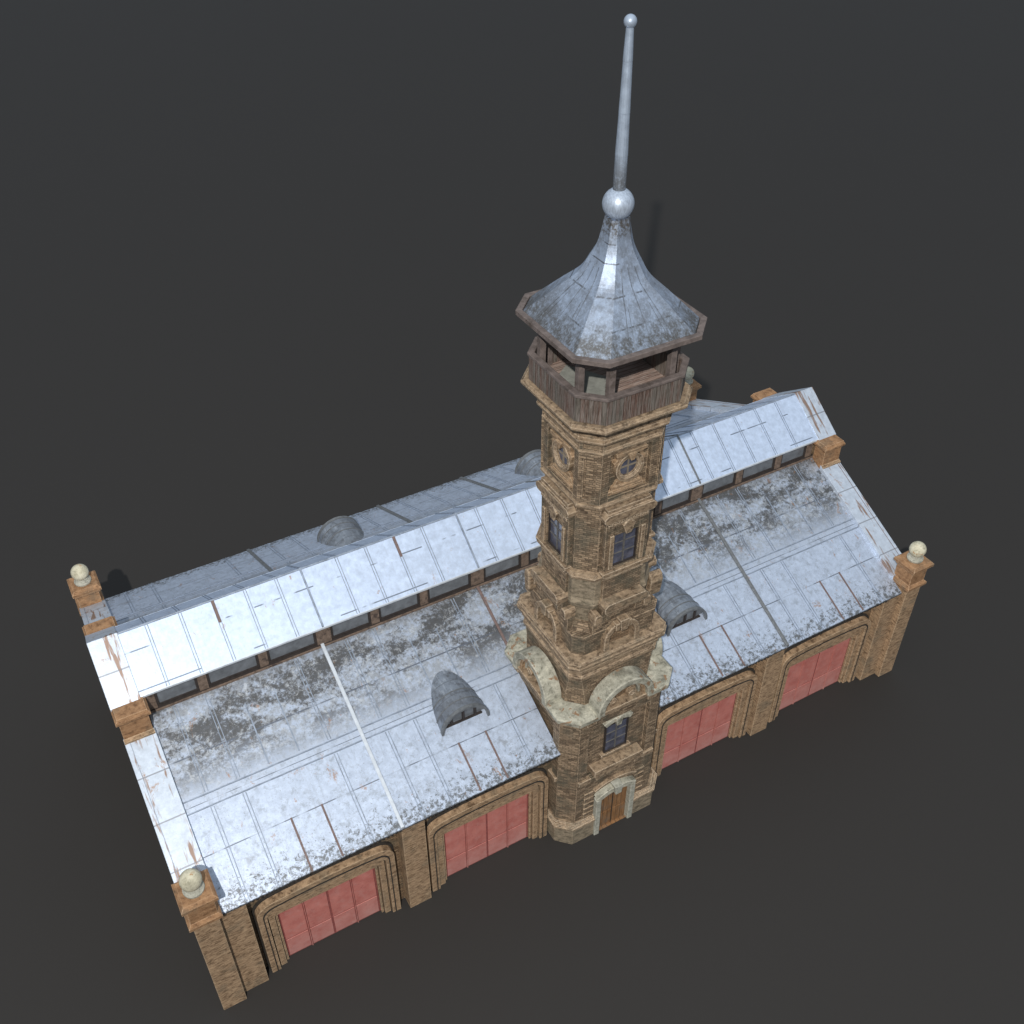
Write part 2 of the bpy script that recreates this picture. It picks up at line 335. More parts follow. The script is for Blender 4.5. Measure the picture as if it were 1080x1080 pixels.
# ------------------------------------------------------------------ hall walls
m = MB(); m.box(.3, 17.2, .0, .5, 0, 6.75); m.box(22.8, 39.7, .0, .5, 0, 6.75); build('front_wall', m, BRICK)
m = MB(); m.box(.3, 39.7, D - .5, D, 0, 6.75); build('back_wall', m, BRICK)
for s in (0, 1):
    a, b = (-.35, .35) if s == 0 else (39.65, 40.35)
    prof = [(.02, 0), (.02, zl(.02) - .12), (7.3, zl(7.3) - .1), (7.32, zu(7.32) - .4), (D / 2, zu(D / 2) - .22), (D - 7.32, zu(7.32) - .4), (D - 7.3, zl(7.3) - .1), (D - .02, zl(.02) - .12), (D - .02, 0)]
    m = MB(); m.prism([(a, y, z) for y, z in prof], [(b, y, z) for y, z in prof]); build('gable_wall', m, BRICK)

# corner piers with ball finials
m = MB(); m.box(-.54, .54, -1, .3, .0, 7.12)
m2 = MB(); m2.rings([(.57, .01, 7.0), (.62, .01, 7.12), (.70, .01, 7.2), (.70, .01, 7.36), (.62, .01, 7.46), (.565, .01, 7.5), (.565, .01, 8.3), (.64, .01, 8.4), (.64, .01, 8.46), (.75, .01, 8.56), (.75, .01, 8.72), (.68, .01, 8.80), (.60, .01, 8.86)], ax=(0, -.46))
m3 = MB(); m3.lathe(0, -.46, [(0, 8.84), (.42, 8.84), (.44, 8.9), (.44, 8.98), (.34, 9.06), (.28, 9.18), (0, 9.2)], 24)
m4 = MB(); m4.ball(0, -.46, 9.54, .45)
pf = MB()
pier = build('corner_pier', m, STONE, bevel=.03)
cap = kid(pier, build('pier_cap', m2, CAPST, pier, bevel=.02))
kid(pier, build('finial_base', m3, GREY_ST, pier)); kid(pier, build('finial_ball', m4, BALLST, pier, smooth=True))
copy_part(pier, 40, 0)
for x in (0, 40):
    c = copy_part(pier, x, D - 2 * (-.35)); c.rotation_euler.z = math.pi
    c.location.y = pier.location.y + (D + .7); 
# pilasters of the front and back
for x0, x1 in ((.545, 1.70), (8.88, 10.02), (29.98, 31.12), (38.3, 39.455)):
    zt = zl(-.66) - .13
    for ya, yb, sgn in ((-.66, .1, 1), (D - .1, D + .66, -1)):
        m = MB(); ww = [(x0, ya), (x1, ya), (x1, yb), (x0, yb)]
        f = lambda y: zl(y) - .125
        m.prism([(x, y, 0) for x, y in ww], [(x, y, f(y)) for x, y in ww]); build('wall_pilaster', m, STONE, bevel=.02)
# side wall pilasters so that the gables are not bare
for x in (-.5, 40.35):
    for y in (4.6, D / 2, D - 4.6):
        m = MB(); m.box(x, x + .15, y - .5, y + .5, 0, zl(y) - .9 if y != D / 2 else 11.2); build('wall_pilaster', m, STONE, bevel=.02)

# ------------------------------------------------------------------ doors
def band(mb, cx, uo, zo, ro, ui, zi, ri, y0, y1, rise=0.0):
    def path(u, z, r):
        P = [(-u, 0)]
        for i in range(9):
            a = math.pi - i * math.pi / 16; P.append((-u + r + r * math.cos(a), z - r * .85 + r * .85 * math.sin(a)))
        for i in range(1, 8):
            q = -1 + i / 4; P.append(((u - r) * q, z + rise * (1 - q * q)))
        for i in range(9):
            a = math.pi / 2 - i * math.pi / 16; P.append((u - r + r * math.cos(a), z - r * .85 + r * .85 * math.sin(a)))
        P.append((u, 0)); return P
    A, B = path(uo, zo, ro), path(ui, zi, ri)
    for i in range(len(A) - 1):
        a, b, c, d = A[i], A[i + 1], B[i + 1], B[i]
        P = lambda q, y: (cx + q[0], y, q[1])
        mb.face([P(a, y0), P(b, y0), P(c, y0), P(d, y0)]); mb.face([P(a, y0), P(a, y1), P(b, y1), P(b, y0)]); mb.face([P(d, y0), P(c, y0), P(c, y1), P(d, y1)])
        if i == 0: mb.face([P(a, y0), P(d, y0), P(d, y1), P(a, y1)])
    return mb
for i, cx in enumerate((5.22, 13.47, 26.53, 34.78)):
    m = MB(); band(m, cx, 3.26, 5.38, .85, 2.84, 4.78, .5, -.44, .02, .10); fr = build('door_surround', m, STONE, bevel=.02)
    m = MB(); band(m, cx, 3.36, 5.50, .9, 3.265, 5.385, .85, -.10, .0, .10); build('surround_groove', m, BLACK, fr)
    m = MB(); band(m, cx, 3.02, 5.08, .62, 2.97, 5.0, .6, -.462, -.43, .10); build('surround_groove', m, BLACK, fr)
    m = MB(); band(m, cx, 2.84, 4.74, .5, 2.78, 4.66, .4, -.20, .02, .08); build('surround_groove', m, BLACK, fr)
    m = MB(); band(m, cx, 2.78, 4.62, .4, 2.5, 4.2, .2, -.30, .02, .06); band(m, cx, 2.46, 4.15, .18, 2.355, 3.93, .05, -.17, .02); build('inner_moulding', m, STONE, fr, bevel=.015)
    m = MB(); m.box(cx - 2.37, cx + 2.37, -.03, .02, 0, 4.0)
    lab = [None] * 4
    gd = build('garage_door', m, REDD)
    for a in range(4):
        for z0, z1 in ((.1, 1.42), (1.50, 3.84)):
            p0 = cx - 2.31 + a * 1.155; pm = MB(); pm.box(p0 + .05, p0 + 1.105, -.065, -.031, z0, z1); build('door_panel', pm, RED, gd, bevel=.012)
    for u in (-1.155, 1.155):
        pm = MB(); pm.box(cx + u - .02, cx + u + .02, -.095, -.031, .02, 3.9); build('door_rail', pm, RED, gd)
# string moulding above the doors
m = MB()
for x0, x1 in ((1.75, 8.83), (10.07, 17.0), (23.0, 29.93), (31.17, 38.25)):
    m.box(x0, x1, -.18, .0, 6.3, 6.55)
build('wall_string_course', m, TRIM, bevel=.02)

# ------------------------------------------------------------------ low roofs
def low_roof(x0, x1, ys, ribs, browns, big):
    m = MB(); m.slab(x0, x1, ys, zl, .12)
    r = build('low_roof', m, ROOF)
    back = ys[-1] > D / 2
    def strip(x, ya, yb, w, h): q = MB(); q.slab(x - w, x + w, (ya, yb), zl, h + .02, h); return q
    Y = (lambda a: D - a) if back else (lambda a: a)
    sm = MB()
    for x in ribs:
        for dx in (-.07, .07):
            for a, b in ((ys[0] if not back else D - ys[-1], 3.05), (3.7, 7.4)):
                ya, yb = sorted((Y(a), Y(b))); q = strip(x + dx, ya, yb, .018, .03); sm.v, sm.f = merge(sm, q)
    for dy in (3.12, 3.62):
        sm.slab(x0 + .02, x1 - .02, sorted((Y(dy - .02), Y(dy + .02))), zl, .05, .03)
    build('roof_seams', sm, SEAM, r)
    for x in browns:
        ya, yb = sorted((Y(-.78), Y(1.4))); build('rusty_roof_seam', strip(x, ya, yb, .045, .03), RUSTY, r)
        ya, yb = sorted((Y(3.75), Y(6.4))); build('roof_seam', strip(x, ya, yb, .03, .03), SEAM, r)
    for x, mt in big:
        build('roof_rib', strip(x, ys[0], ys[-1], .085, .11), mt, r, bevel=.02)
    return r
def merge(a, b):
    k = len(a.v); return a.v + b.v, a.f + [[i + k for i in f] for f in b.f]
tile = lambda s: ([s + 1.1, s + 2.52, s + 6.78], [s + 3.94, s + 5.36])
A1, B1 = tile(.71); A2, B2 = tile(8.91); A3, B3 = tile(22.89); A4, B4 = tile(31.09)
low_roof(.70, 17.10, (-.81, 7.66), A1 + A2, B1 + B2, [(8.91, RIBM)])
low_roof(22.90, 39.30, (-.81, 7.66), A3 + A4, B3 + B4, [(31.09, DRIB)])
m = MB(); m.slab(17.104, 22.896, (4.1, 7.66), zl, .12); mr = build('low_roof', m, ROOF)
for x in (17.18, 22.82): m = MB(); m.slab(x - .07, x + .07, (3.3, 7.6), zl, .09, .07); build('roof_rib', m, RUSTY, mr, bevel=.02)
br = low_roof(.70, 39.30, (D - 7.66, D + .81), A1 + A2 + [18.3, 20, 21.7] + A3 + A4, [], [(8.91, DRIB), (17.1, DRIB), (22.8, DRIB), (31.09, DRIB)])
# eave fringe: worn sheet edge with small dark teeth
for ya, segs in ((-.81, ((.7, 17.1), (22.9, 39.3))), (D + .81, ((.7, 39.3),))):
    for a, b in segs:
        m = MB(); x = a + .05; sg = -1 if ya < 0 else 1
        while x < b - .1:
            if not any(p0 - .02 < x < p1 + .02 for p0, p1 in ((.7, 1.7), (8.88, 10.02), (29.98, 31.12), (38.3, 39.3))):
                h = random.uniform(.10, .17); y0, y1 = sorted((ya + sg * .012, ya - sg * .06)); m.box(x, x + .09, y0, y1, 6.84 - h, 6.83)
            x += .2
        y0, y1 = sorted((ya + sg * .010, ya - sg * .03)); m.box(a, b, y0, y1, 6.8, 6.835); build('eave_fringe', m, BLACK)

# metal copings on the gables, their seams and kneeler blocks
for s in (0, 1):
    X = (lambda a, b: (a, b)) if s == 0 else (lambda a, b: (40 - b, 40 - a))
    for back in (0, 1):
        a, b = X(-.64, .72); Y = (lambda q: q) if not back else (lambda q: D - q)
        m = MB(); m.slab(a, b, sorted((Y(-.02), Y(6.75))), zl, .42, .26); c = build('gable_coping', m, COPM, bevel=.015)
        a2, b2 = X(-.71, .60); m = MB(); m.slab(a2, b2, sorted((Y(7.33), D / 2 - .001 if not back else D / 2 + .001)), zu, .40, .06); build('gable_coping', m, COPM, bevel=.015)
        a3, b3 = X(-.42, -.40); m = MB(); m.slab(a3, b3, sorted((Y(.1), Y(6.7))), zl, .05, .28); build('coping_seam', m, RUSTY if s else SEAM, c)
        yk = sorted((Y(6.66), Y(7.48))); a4, b4 = X(-.60, .66); m = MB(); m.box(a4, b4, yk[0], yk[1], 10.2, 11.78)
        kb = build('kneeler_block', m, CAPST, bevel=.02)
        yk = sorted((Y(6.53), Y(7.60))); a5, b5 = X(-.72, .78); m = MB()
        def rect(e, z): return [(a5 + e, yk[0] + e, z), (b5 - e, yk[0] + e, z), (b5 - e, yk[1] - e, z), (a5 + e, yk[1] - e, z)]
        pr = [(.10, 11.74), (.02, 11.84), (0, 11.88), (0, 11.99), (.07, 12.07), (.10, 12.15)]
        for (e0, z0), (e1, z1) in zip(pr, pr[1:]):
            A, B = rect(e0, z0), rect(e1, z1)
            for i in range(4): m.face([A[i], A[(i + 1) % 4], B[(i + 1) % 4], B[i]])
        m.face(rect(*pr[0])[::-1]); m.face(rect(*pr[-1])); build('block_cap', m, CAPST, kb, bevel=.01)
        yk = sorted((Y(6.5), Y(6.66))); m = MB(); m.slab(a4 - .03, b4 + .03, yk, zl, .2, .36); build('block_foot', m, STONE, kb)

# ------------------------------------------------------------------ clerestory
posts = [(.95, .42), (3.27, .42), (6.1, .42), (9.06, .72), (11.68, .42), (14.28, .42), (17.25, .72), (20, .42)]
posts += [(40 - x, w) for x, w in posts[:-1]][::-1]
def clere(back):
    Y = (lambda q: q) if not back else (lambda q: D - q)
    def bx(mb, x0, x1, ya, yb, z0, z1): ya, yb = sorted((Y(ya), Y(yb))); return mb.box(x0, x1, ya, yb, z0, z1)
    m = MB(); bx(m, .6, 39.4, 7.86, 8.0, 10.6, 12.28); build('clerestory_wall', m, POSTW)
    m = MB(); bx(m, .6, 39.4, 7.48, 7.86, 10.70, 10.96); build('clerestory_sill', m, POSTW, bevel=.02)
    m = MB(); bx(m, .6, 39.4, 7.54, 7.86, 10.962, 10.985); build('sill_strip', m, DARKW)
    m = MB(); bx(m, .6, 39.4, 7.66, 7.86, 12.08, 12.26); build('clerestory_lintel', m, DARKW)
    for x, w in posts: m = MB(); bx(m, x - w / 2, x + w / 2, 7.58, 7.86, 10.96, 12.16); build('clerestory_post', m, POSTW, bevel=.02)
    for (xa, wa), (xb, wb) in zip(posts, posts[1:]):
        x0, x1 = xa + wa / 2, xb - wb / 2; m = MB()
        for q in ((x0, x0 + .11, 10.99, 12.08), (x1 - .11, x1, 10.99, 12.08), (x0 + .11, x1 - .11, 10.99, 11.08), (x0 + .11, x1 - .11, 12.0, 12.08)): bx(m, q[0], q[1], 7.64, 7.859, q[2], q[3])
        f = build('clerestory_window', m, DARKW)
        m = MB(); bx(m, x0 + .11, x1 - .11, 7.72, 7.75, 11.08, 12.0); build('pane', m, PANE, f)
clere(0); clere(1)
# upper roof
m = MB(); m.slab(.59, 39.41, (7.44, D / 2, D - 7.44), zu, .06); ur = build('clerestory_roof', m, UROOF)
sm = MB(); x = 1.83; xs = []
while x < 39: xs.append(x); x += 1.5
for x in xs:
    if min(abs(x - q) for q in (9.05, 17.25, 22.75, 30.95)) < .45: continue
    for dx in (-.06, .06): sm.slab(x + dx - .016, x + dx + .016, (7.46, D / 2, D - 7.46), zu, .05, .03)
sm.slab(.62, 39.38, (D / 2 - .05, D / 2, D / 2 + .05), zu, .06, .035); build('roof_seams', sm, SEAM, ur)
for x in (9.05, 17.25, 22.75, 30.95): m = MB(); m.slab(x - .045, x + .045, (7.45, D / 2, D - 7.45), zu, .08, .07); build('roof_rib', m, DRIB if x > 20 else SEAM, ur)
for x in (4.83, 13.83): m = MB(); m.slab(x - .07, x + .07, (8.95, D / 2 - .05), zu, .05, .035); build('rusty_roof_seam', m, RUSTY, ur)
for back in (0, 1):
    Y = (lambda q: q) if not back else (lambda q: D - q); ya, yb = sorted((Y(7.41), Y(7.44)))
    m = MB(); m.slab(.59, 39.41, (ya, yb), zu, .09, .015); build('eave_strip', m, RIBM, ur)

# barrel dormers
def dormer(cx, back):
    Y = (lambda q: q) if not back else (lambda q: D - q)
    R, yf, n = 1.25, 1.97, 24; zb = zl(yf) - .02
    m = MB(); prev = None
    for i in range(n + 1):
        a = math.pi * i / n; h = R * math.sin(a) * 1.0; u = R * math.cos(a)
        yb = yf + max(.0, h) / K; zt = zb + h
        P = (cx + u, Y(yf - .02), zt), (cx + u, Y(max(yb, yf + .05)), zt if yb > yf + .05 else zl(yf + .05))
        ui = u * .93; hi = h * .93
        Q = (cx + ui, Y(yf - .02), zb + hi), (cx + ui, Y(yf + 1.0), zb + hi)
        if prev:
            p, q = prev; m.face([p[0], P[0], P[1], p[1]]); m.face([p[0], q[0], Q[0], P[0]]); m.face([q[0], q[1], Q[1], Q[0]])
        prev = (P, Q)
    d = build('roof_dormer', m, DOME, smooth=False)
    m = MB(); pts = [(R * .92 * math.cos(math.pi * i / n), R * .92 * math.sin(math.pi * i / n)) for i in range(n + 1)]
    yy = Y(yf + .32); m.face([(cx + a, yy, zb + b) for a, b in pts] ); w = build('dormer_glass', m, PANE, d)
    m = MB()
    for u in (-.62, 0., .62): m.box(cx + u - .05, cx + u + .05, *sorted((Y(yf + .2), Y(yf + .31))), zb + .1, zb + R * .9 * math.sqrt(max(0, 1 - (u / (R * .92)) ** 2)) - .01)
    m.box(cx - .98, cx + .98, *sorted((Y(yf + .18), Y(yf + .31))), zb + .12, zb + .18)
    build('dormer_mullions', m, DARKW, d)
    m = MB(); prev = None
    for i in range(n + 1):
        a = math.pi * i / n; c, s_ = math.cos(a), math.sin(a)
        P = [(cx + R * k * c, Y(y), zb + R * k * s_) for k, y in ((1.02, yf - .05), (.92, yf - .05), (.92, yf + .12), (1.02, yf + .12))]
        if prev:
            for j in range(4): m.face([prev[j], P[j], P[(j + 1) % 4], prev[(j + 1) % 4]])
        prev = P
    build('dormer_rim', m, DRIB, d)
    for q in (.55, 1.15):
        m = MB(); prev = None; hmin = q * K / R; a0 = math.asin(min(1, hmin)) + .02
        for i in range(17):
            a = a0 + (math.pi - 2 * a0) * i / 16; c, s_ = math.cos(a), math.sin(a)
            P = [(cx + R * k_ * c, Y(yf + q + dy), zb + R * k_ * s_) for k_, dy in ((1.022, 0), (.99, 0), (.99, .05), (1.022, .05))]
            if prev:
                for j in range(4): m.face([prev[j], P[j], P[(j + 1) % 4], prev[(j + 1) % 4]])
            prev = P
        build('hood_seam', m, DRIB, d)
for cx in (13.55, 26.45): dormer(cx, 0); dormer(cx, 1)

# ------------------------------------------------------------------ tower, lower body
R2 = math.sqrt(2)
def corners(mb, W, c, z0, z1, side, inner):    # corner masses leaving a recess of half width `side` on each face
    for k in range(4):
        # polygon from the recess edge of face k around the corner to the recess edge of face k+1
        u, o = frame(k); u2, o2 = frame(k + 1)
        P = [u * side + o * inner, u * side + o * W, u * (W - c) + o * W, o2 * W - u2 * (W - c), o2 * W - u2 * side, o2 * inner - u2 * side]
        pts = [(TX + q.x, TY + q.y) for q in P]; mb.prism([(x, y, z0) for x, y in pts], [(x, y, z1) for x, y in pts])
m = MB(); m.rings([(2.8, .6, 0), (2.8, .6, 1.6)]); corners(m, 3.12, .68, 0, 1.27, 1.17, 2.6)
for k in (1, 2, 3): m.lbox(k, -1.17, 1.17, 2.6, 3.12, 0, 1.27)
build('tower_plinth', m, PLINTH, bevel=.03)
m = MB()
for Wq, z0, z1 in ((3.2, 1.27, 1.42), (3.13, 1.42, 1.52), (3.04, 1.52, 1.62)):
    corners(m, Wq, .70, z0, z1, 1.17, 2.7)
    for k in (1, 2, 3): m.lbox(k, -1.17, 1.17, 2.7, Wq, z0, z1)
build('tower_base_moulding', m, TRIM, bevel=.02)
body = MB(); body.rings([(2.66, .6, 1.5), (2.66, .6, 9.4)])
for q in ((-1.72, -1.17, 1.6, 4.6), (1.17, 1.72, 1.6, 4.6), (-1.17, 1.17, 3.3, 4.6)): body.lbox(0, q[0], q[1], 2.5, 2.93, q[2], q[3])
corners(body, 2.93, .70, 1.6, 9.4, 1.72, 2.5)
for k in range(4):
    (body.lbox(k, -1.72, 1.72, 2.5, 2.93, 1.6, 4.6) if k else None)
    body.lbox(k, -1.72, 1.72, 2.5, 2.93, 8.62, 9.4)
build('tower_lower_wall', body, BRICK_T)
for k in range(4):
    m = MB(); m.lbox(k, -2.2, -1.50, 2.8, 3.06, 4.58, 4.86); m.lbox(k, 1.5, 2.2, 2.8, 3.06, 4.58, 4.86); build('tower_string_course', m, TRIM, bevel=.03)
    m = MB(); m.lpoly(k, [(-1.42, 5.02), (-1.30, 4.9), (1.30, 4.9), (1.42, 5.02), (1.42, 5.42), (-1.42, 5.42)], 2.6, 3.22); m.lbox(k, -1.25, -1.0, 2.7, 3.14, 4.6, 4.9); m.lbox(k, 1., 1.25, 2.7, 3.14, 4.6, 4.9)
    build('balcony_slab', m, TRIM, bevel=.04)
def muntin_window(name, k, u0, u1, z0, z1, d, nx, nz, arch=0, mat=TRIM, fw=.09):
    m = MB()
    for q in ((u0, u0 + fw, z0, z1), (u1 - fw, u1, z0, z1), (u0 + fw, u1 - fw, z0, z0 + fw), (u0 + fw, u1 - fw, z1 - fw, z1)): m.lbox(k, q[0], q[1], d - .02, d + .10, q[2], q[3])
    f = build(name, m, mat)
    m = MB(); m.lbox(k, u0 + fw, u1 - fw, d - .01, d + .015, z0 + fw, z1 - fw); build('pane', m, GLASS, f)
    m = MB(); W, H = (u1 - u0 - 2 * fw), (z1 - z0 - 2 * fw)
    for i in range(1, nx): a = u0 + fw + W * i / nx; w = .035 if i * 2 == nx else .018; m.lbox(k, a - w, a + w, d + .016, d + .06, z0 + fw, z1 - fw)
    for j in range(1, nz): a = z0 + fw + H * j / nz; m.lbox(k, u0 + fw, u1 - fw, d + .016, d + .052, a - .02, a + .02)
    build('muntins', m, MUNT, f); return f
for k in (0,):
    w = muntin_window('stair_window', k, -.66, .66, 5.95, 7.95, 2.665, 2, 3, mat=DARKW, fw=.06)
    m = MB(); m.arch(k, 0, 6.9, 1.55, 1.28, 2.64, 2.86, 58, 122, 10); m.lpoly(k, [(-.12, 7.9), (.12, 7.9), (.2, 8.42), (-.2, 8.42)], 2.64, 2.93); build('window_lintel', m, WHITE, w, bevel=.02)
    m = MB(); m.lbox(k, -.85, .85, 2.64, 2.86, 5.78, 5.94); build('window_sill', m, TRIM, w, bevel=.02)
# door
m = MB(); m.lbox(0, -.86, .86, 2.90, 2.96, 0.02, 2.9); m.lpoly(0, [(-.86, 2.9), (.86, 2.9), (.55, 3.07), (0, 3.14), (-.55, 3.07)], 2.90, 2.96)
m.v, m.f = merge(MB(), m); m.lbox(0, -.9, .9, 2.86, 3.11, .0, .02)
door = build('tower_door', m, DOORW)
m = MB(); m.lbox(0, -.02, .02, 2.961, 2.985, .05, 3.0); build('door_gap', m, BLACK, door)
for u in (-.8, .06):
    for z0, z1 in ((.2, 1.25), (1.4, 2.75)): m = MB(); m.lbox(0, u, u + .74, 2.961, 2.985, z0, z1); build('door_panel', m, DOORW, door, bevel=.01)
# recess in the plinth for the door: reveal blocks stand forward of it
for q in (-1.17, .88): m = MB(); m.lbox(0, q, q + .29, 2.9, 3.24, 0, 2.92); build('door_jamb', m, GREY_ST, door, bevel=.03)
m = MB(); m.arch(0, 0, 1.35, 2.16, 1.82, 2.9, 3.28, 57, 123, 12); hd = build('door_arch', m, WHITE, door, bevel=.03)
m = MB(); m.lpoly(0, [(-.17, 3.05), (.17, 3.05), (.24, 3.66), (-.24, 3.66)], 2.92, 3.42); build('door_keystone', m, GREY_ST, door, bevel=.03)
m = MB(); m.arch(0, 0, 1.5, 2.52, 2.40, 2.9, 3.12, 60, 120, 12); build('door_hood', m, TRIM, door, bevel=.02)
# rusticated blocks beside the door
for s in (-1, 1):
    for j in range(5):
        z = 1.72 + j * .40; m = MB(); a, b = sorted((s * 1.20, s * 1.80)); m.lbox(0, a, b, 2.9, 3.03, z, z + .33); build('rusticated_block', m, BRICK_T, door, bevel=.03)

# pale parapet coping following the octagon, arches on every face
ZC = 9.78
for k in range(4):
    u, o = frame(k); u2, o2 = frame(k + 1)
    def pl(W, c, e): return [u * e + o * W, u * (W - c) + o * W, o2 * W - u2 * (W - c), o2 * W - u2 * e]
    m = MB(); PR = [(2.2, .34, ZC - .45), (3.10, .74, ZC - .45), (3.22, .78, ZC - .36), (3.24, .78, ZC - .10), (3.12, .74, ZC), (2.2, .34, ZC + .02)]
    L_ = [[(TX + v.x, TY + v.y, z) for v in pl(W, c, 1.36)] for W, c, z in PR]
    for a in range(len(L_)):
        A, B = L_[a], L_[(a + 1) % len(L_)]
        for q in range(3): m.face([A[q], A[q + 1], B[q + 1], B[q]])
    m.face([r[0] for r in L_]); m.face([r[3] for r in L_][::-1])
    build('parapet_coping', m, WHITE, bevel=.03)
    m = MB(); m.arch(k, 0, ZC + .05, 1.54, 1.18, 2.42, 3.32, 0, 180, 24, 1.0, .22); ar = build('parapet_arch', m, WHITE, bevel=.05)
    m = MB(); m.arch(k, 0, ZC + .05, 1.18, 1.02, 2.4, 3.10, 0, 180, 22, 1., .2); build('arch_moulding', m, STONE, ar, bevel=.02)
    m = MB(); m.arch(k, 0, ZC + .05, 1.02, .90, 2.4, 2.92, 0, 180, 22, 1., .2); build('arch_moulding', m, GREY_ST, ar, bevel=.02)
    m = MB(); m.arch(k, 0, ZC + .05, .80, .66, 2.4, 2.88, 0, 180, 18, 1., .2); build('arch_scroll', m, TRIM, ar, bevel=.015)
    for sg in (-1, 1): m = MB(); m.arch(k, sg * .52, ZC + .14, .2, .09, 2.5, 2.98, 90 - sg * 70, 410 - sg * 70, 12); build('arch_scroll', m, TRIM, ar, bevel=.015)
    m = MB(); m.lbox(k, -.9, .9, 2.3, 2.72, ZC - .2, ZC + .72); build('arch_tympanum', m, BRICK, ar)
    m = MB(); m.lbox(k, -1.20, 1.20, 2.5, 3.22, ZC - .22, ZC - .02); m.lbox(k, -1.62, 1.62, 2.6, 3.12, ZC - .42, ZC - .24); build('arch_sill', m, TRIM, ar, bevel=.03)
    for a in (-1.95, 1.42): m = MB(); m.lbox(k, a, a + .53, 2.7, 3.08, ZC - .78, ZC - .47); build('arch_sill', m, TRIM, ar, bevel=.03)

# drum between coping and ledge
m = MB(); m.rings([(2.40, .70, 9.3), (2.40, .66, 10.2), (2.34, .50, 11.0), (2.36, .42, 11.6)]); build('tower_drum_wall', m, BRICK_T)
m = MB(); m.rings([(2.38, .42, 11.5), (2.44, .42, 11.62), (2.44, .42, 11.78), (2.36, .42, 11.84), (2.36, .42, 12.08), (2.48, .40, 12.16), (2.48, .40, 12.28), (2.42, .4, 12.33), (2.46, .38, 12.44), (2.64, .36, 12.54), (2.66, .36, 12.70), (2.62, .36, 12.75), (2.62, .36, 12.9), (2.54, .36, 12.96), (2.1, .4, 13.0)]); build('tower_ledge', m, TRIM, bevel=.015)
# middle stage
m = MB(); m.rings([(2.06, .40, 12.9), (2.06, .42, 13.9), (2.06, .48, 14.14), (1.94, .58, 14.46), (1.8, .62, 14.5)]); corners(m, 2.20, .40, 12.95, 14.0, .70, 1.9); corners(m, 2.28, .42, 14.0, 14.18, .70, 1.9); build('tower_middle_wall', m, BRICK_T, bevel=.02)
for k in range(4):
    m = MB(); m.lbox(k, -1.46, 1.46, 1.9, 2.26, 14.18, 14.86); m.lbox(k, -.69, .69, 2.03, 2.255, 14.1, 14.2); m.lbox(k, -1.05, 1.05, 1.85, 2.30, 14.86, 15.5)
    fp = build('frontispiece', m, BRICK_T, bevel=.02)
    m = MB(); m.lpoly(k, [(-1.08, 15.5), (1.08, 15.5), (1.12, 15.62), (1.12, 15.82), (.95, 15.98), (-.95, 15.98), (-1.12, 15.82), (-1.12, 15.62)], 1.9, 2.62); m.lbox(k, -1.0, 1.0, 1.8, 2.44, 15.36, 15.5); build('pediment_block', m, TRIM, fp, bevel=.015)
    for s in (-1, 1):
        a, b = sorted((s * 1.08, s * 1.48)); m = MB(); m.lpoly(k, [(a, 14.84), (b, 14.84), (b, 15.2), ((b - .1), 15.34), ((a + .1), 15.34), (a, 15.2)], 1.85, 2.42); build('shoulder_block', m, TRIM, fp, bevel=.03)
        a, b = sorted((s * .62, s * .86)); m = MB(); m.lbox(k, a, b, 2.0, 2.40, 14.9, 15.36); build('pediment_bracket', m, BRICK_T, fp, bevel=.02)
    if k in (1, 3):
        m = MB(); m.lpoly(k, [(-1.62, 14.3), (-1.40, 14.2), (-1.25, 14.5), (-1.25, 15.45), (-1.42, 15.6), (-1.62, 15.5), (-1.72, 15.2)], 1.95, 2.62); build('scroll_console', m, TRIM, fp, bevel=.08)
    m = MB(); m.arch(k, 0, 13.58, .94, .68, 2.0, 2.50, 0, 180, 18, 1., .56); rg = build('niche_arch', m, TRIM, fp, bevel=.04)
    m = MB(); m.lpoly(k, [(-.17, 14.05), (.17, 14.05), (.24, 14.68), (-.24, 14.68)], 2.0, 2.62); m.lbox(k, -.42, -.22, 2.0, 2.56, 14.12, 14.5); m.lbox(k, .22, .42, 2.0, 2.56, 14.12, 14.5); build('niche_keystone', m, TRIM, fp, bevel=.03)
    m = MB(); m.lpoly(k, [(-.64, 13.02), (.64, 13.02), (.64, 13.6), (.45, 14.03), (0, 14.2), (-.45, 14.03), (-.64, 13.6)], 2.0, 2.16); build('niche_panel', m, BRICK, fp)
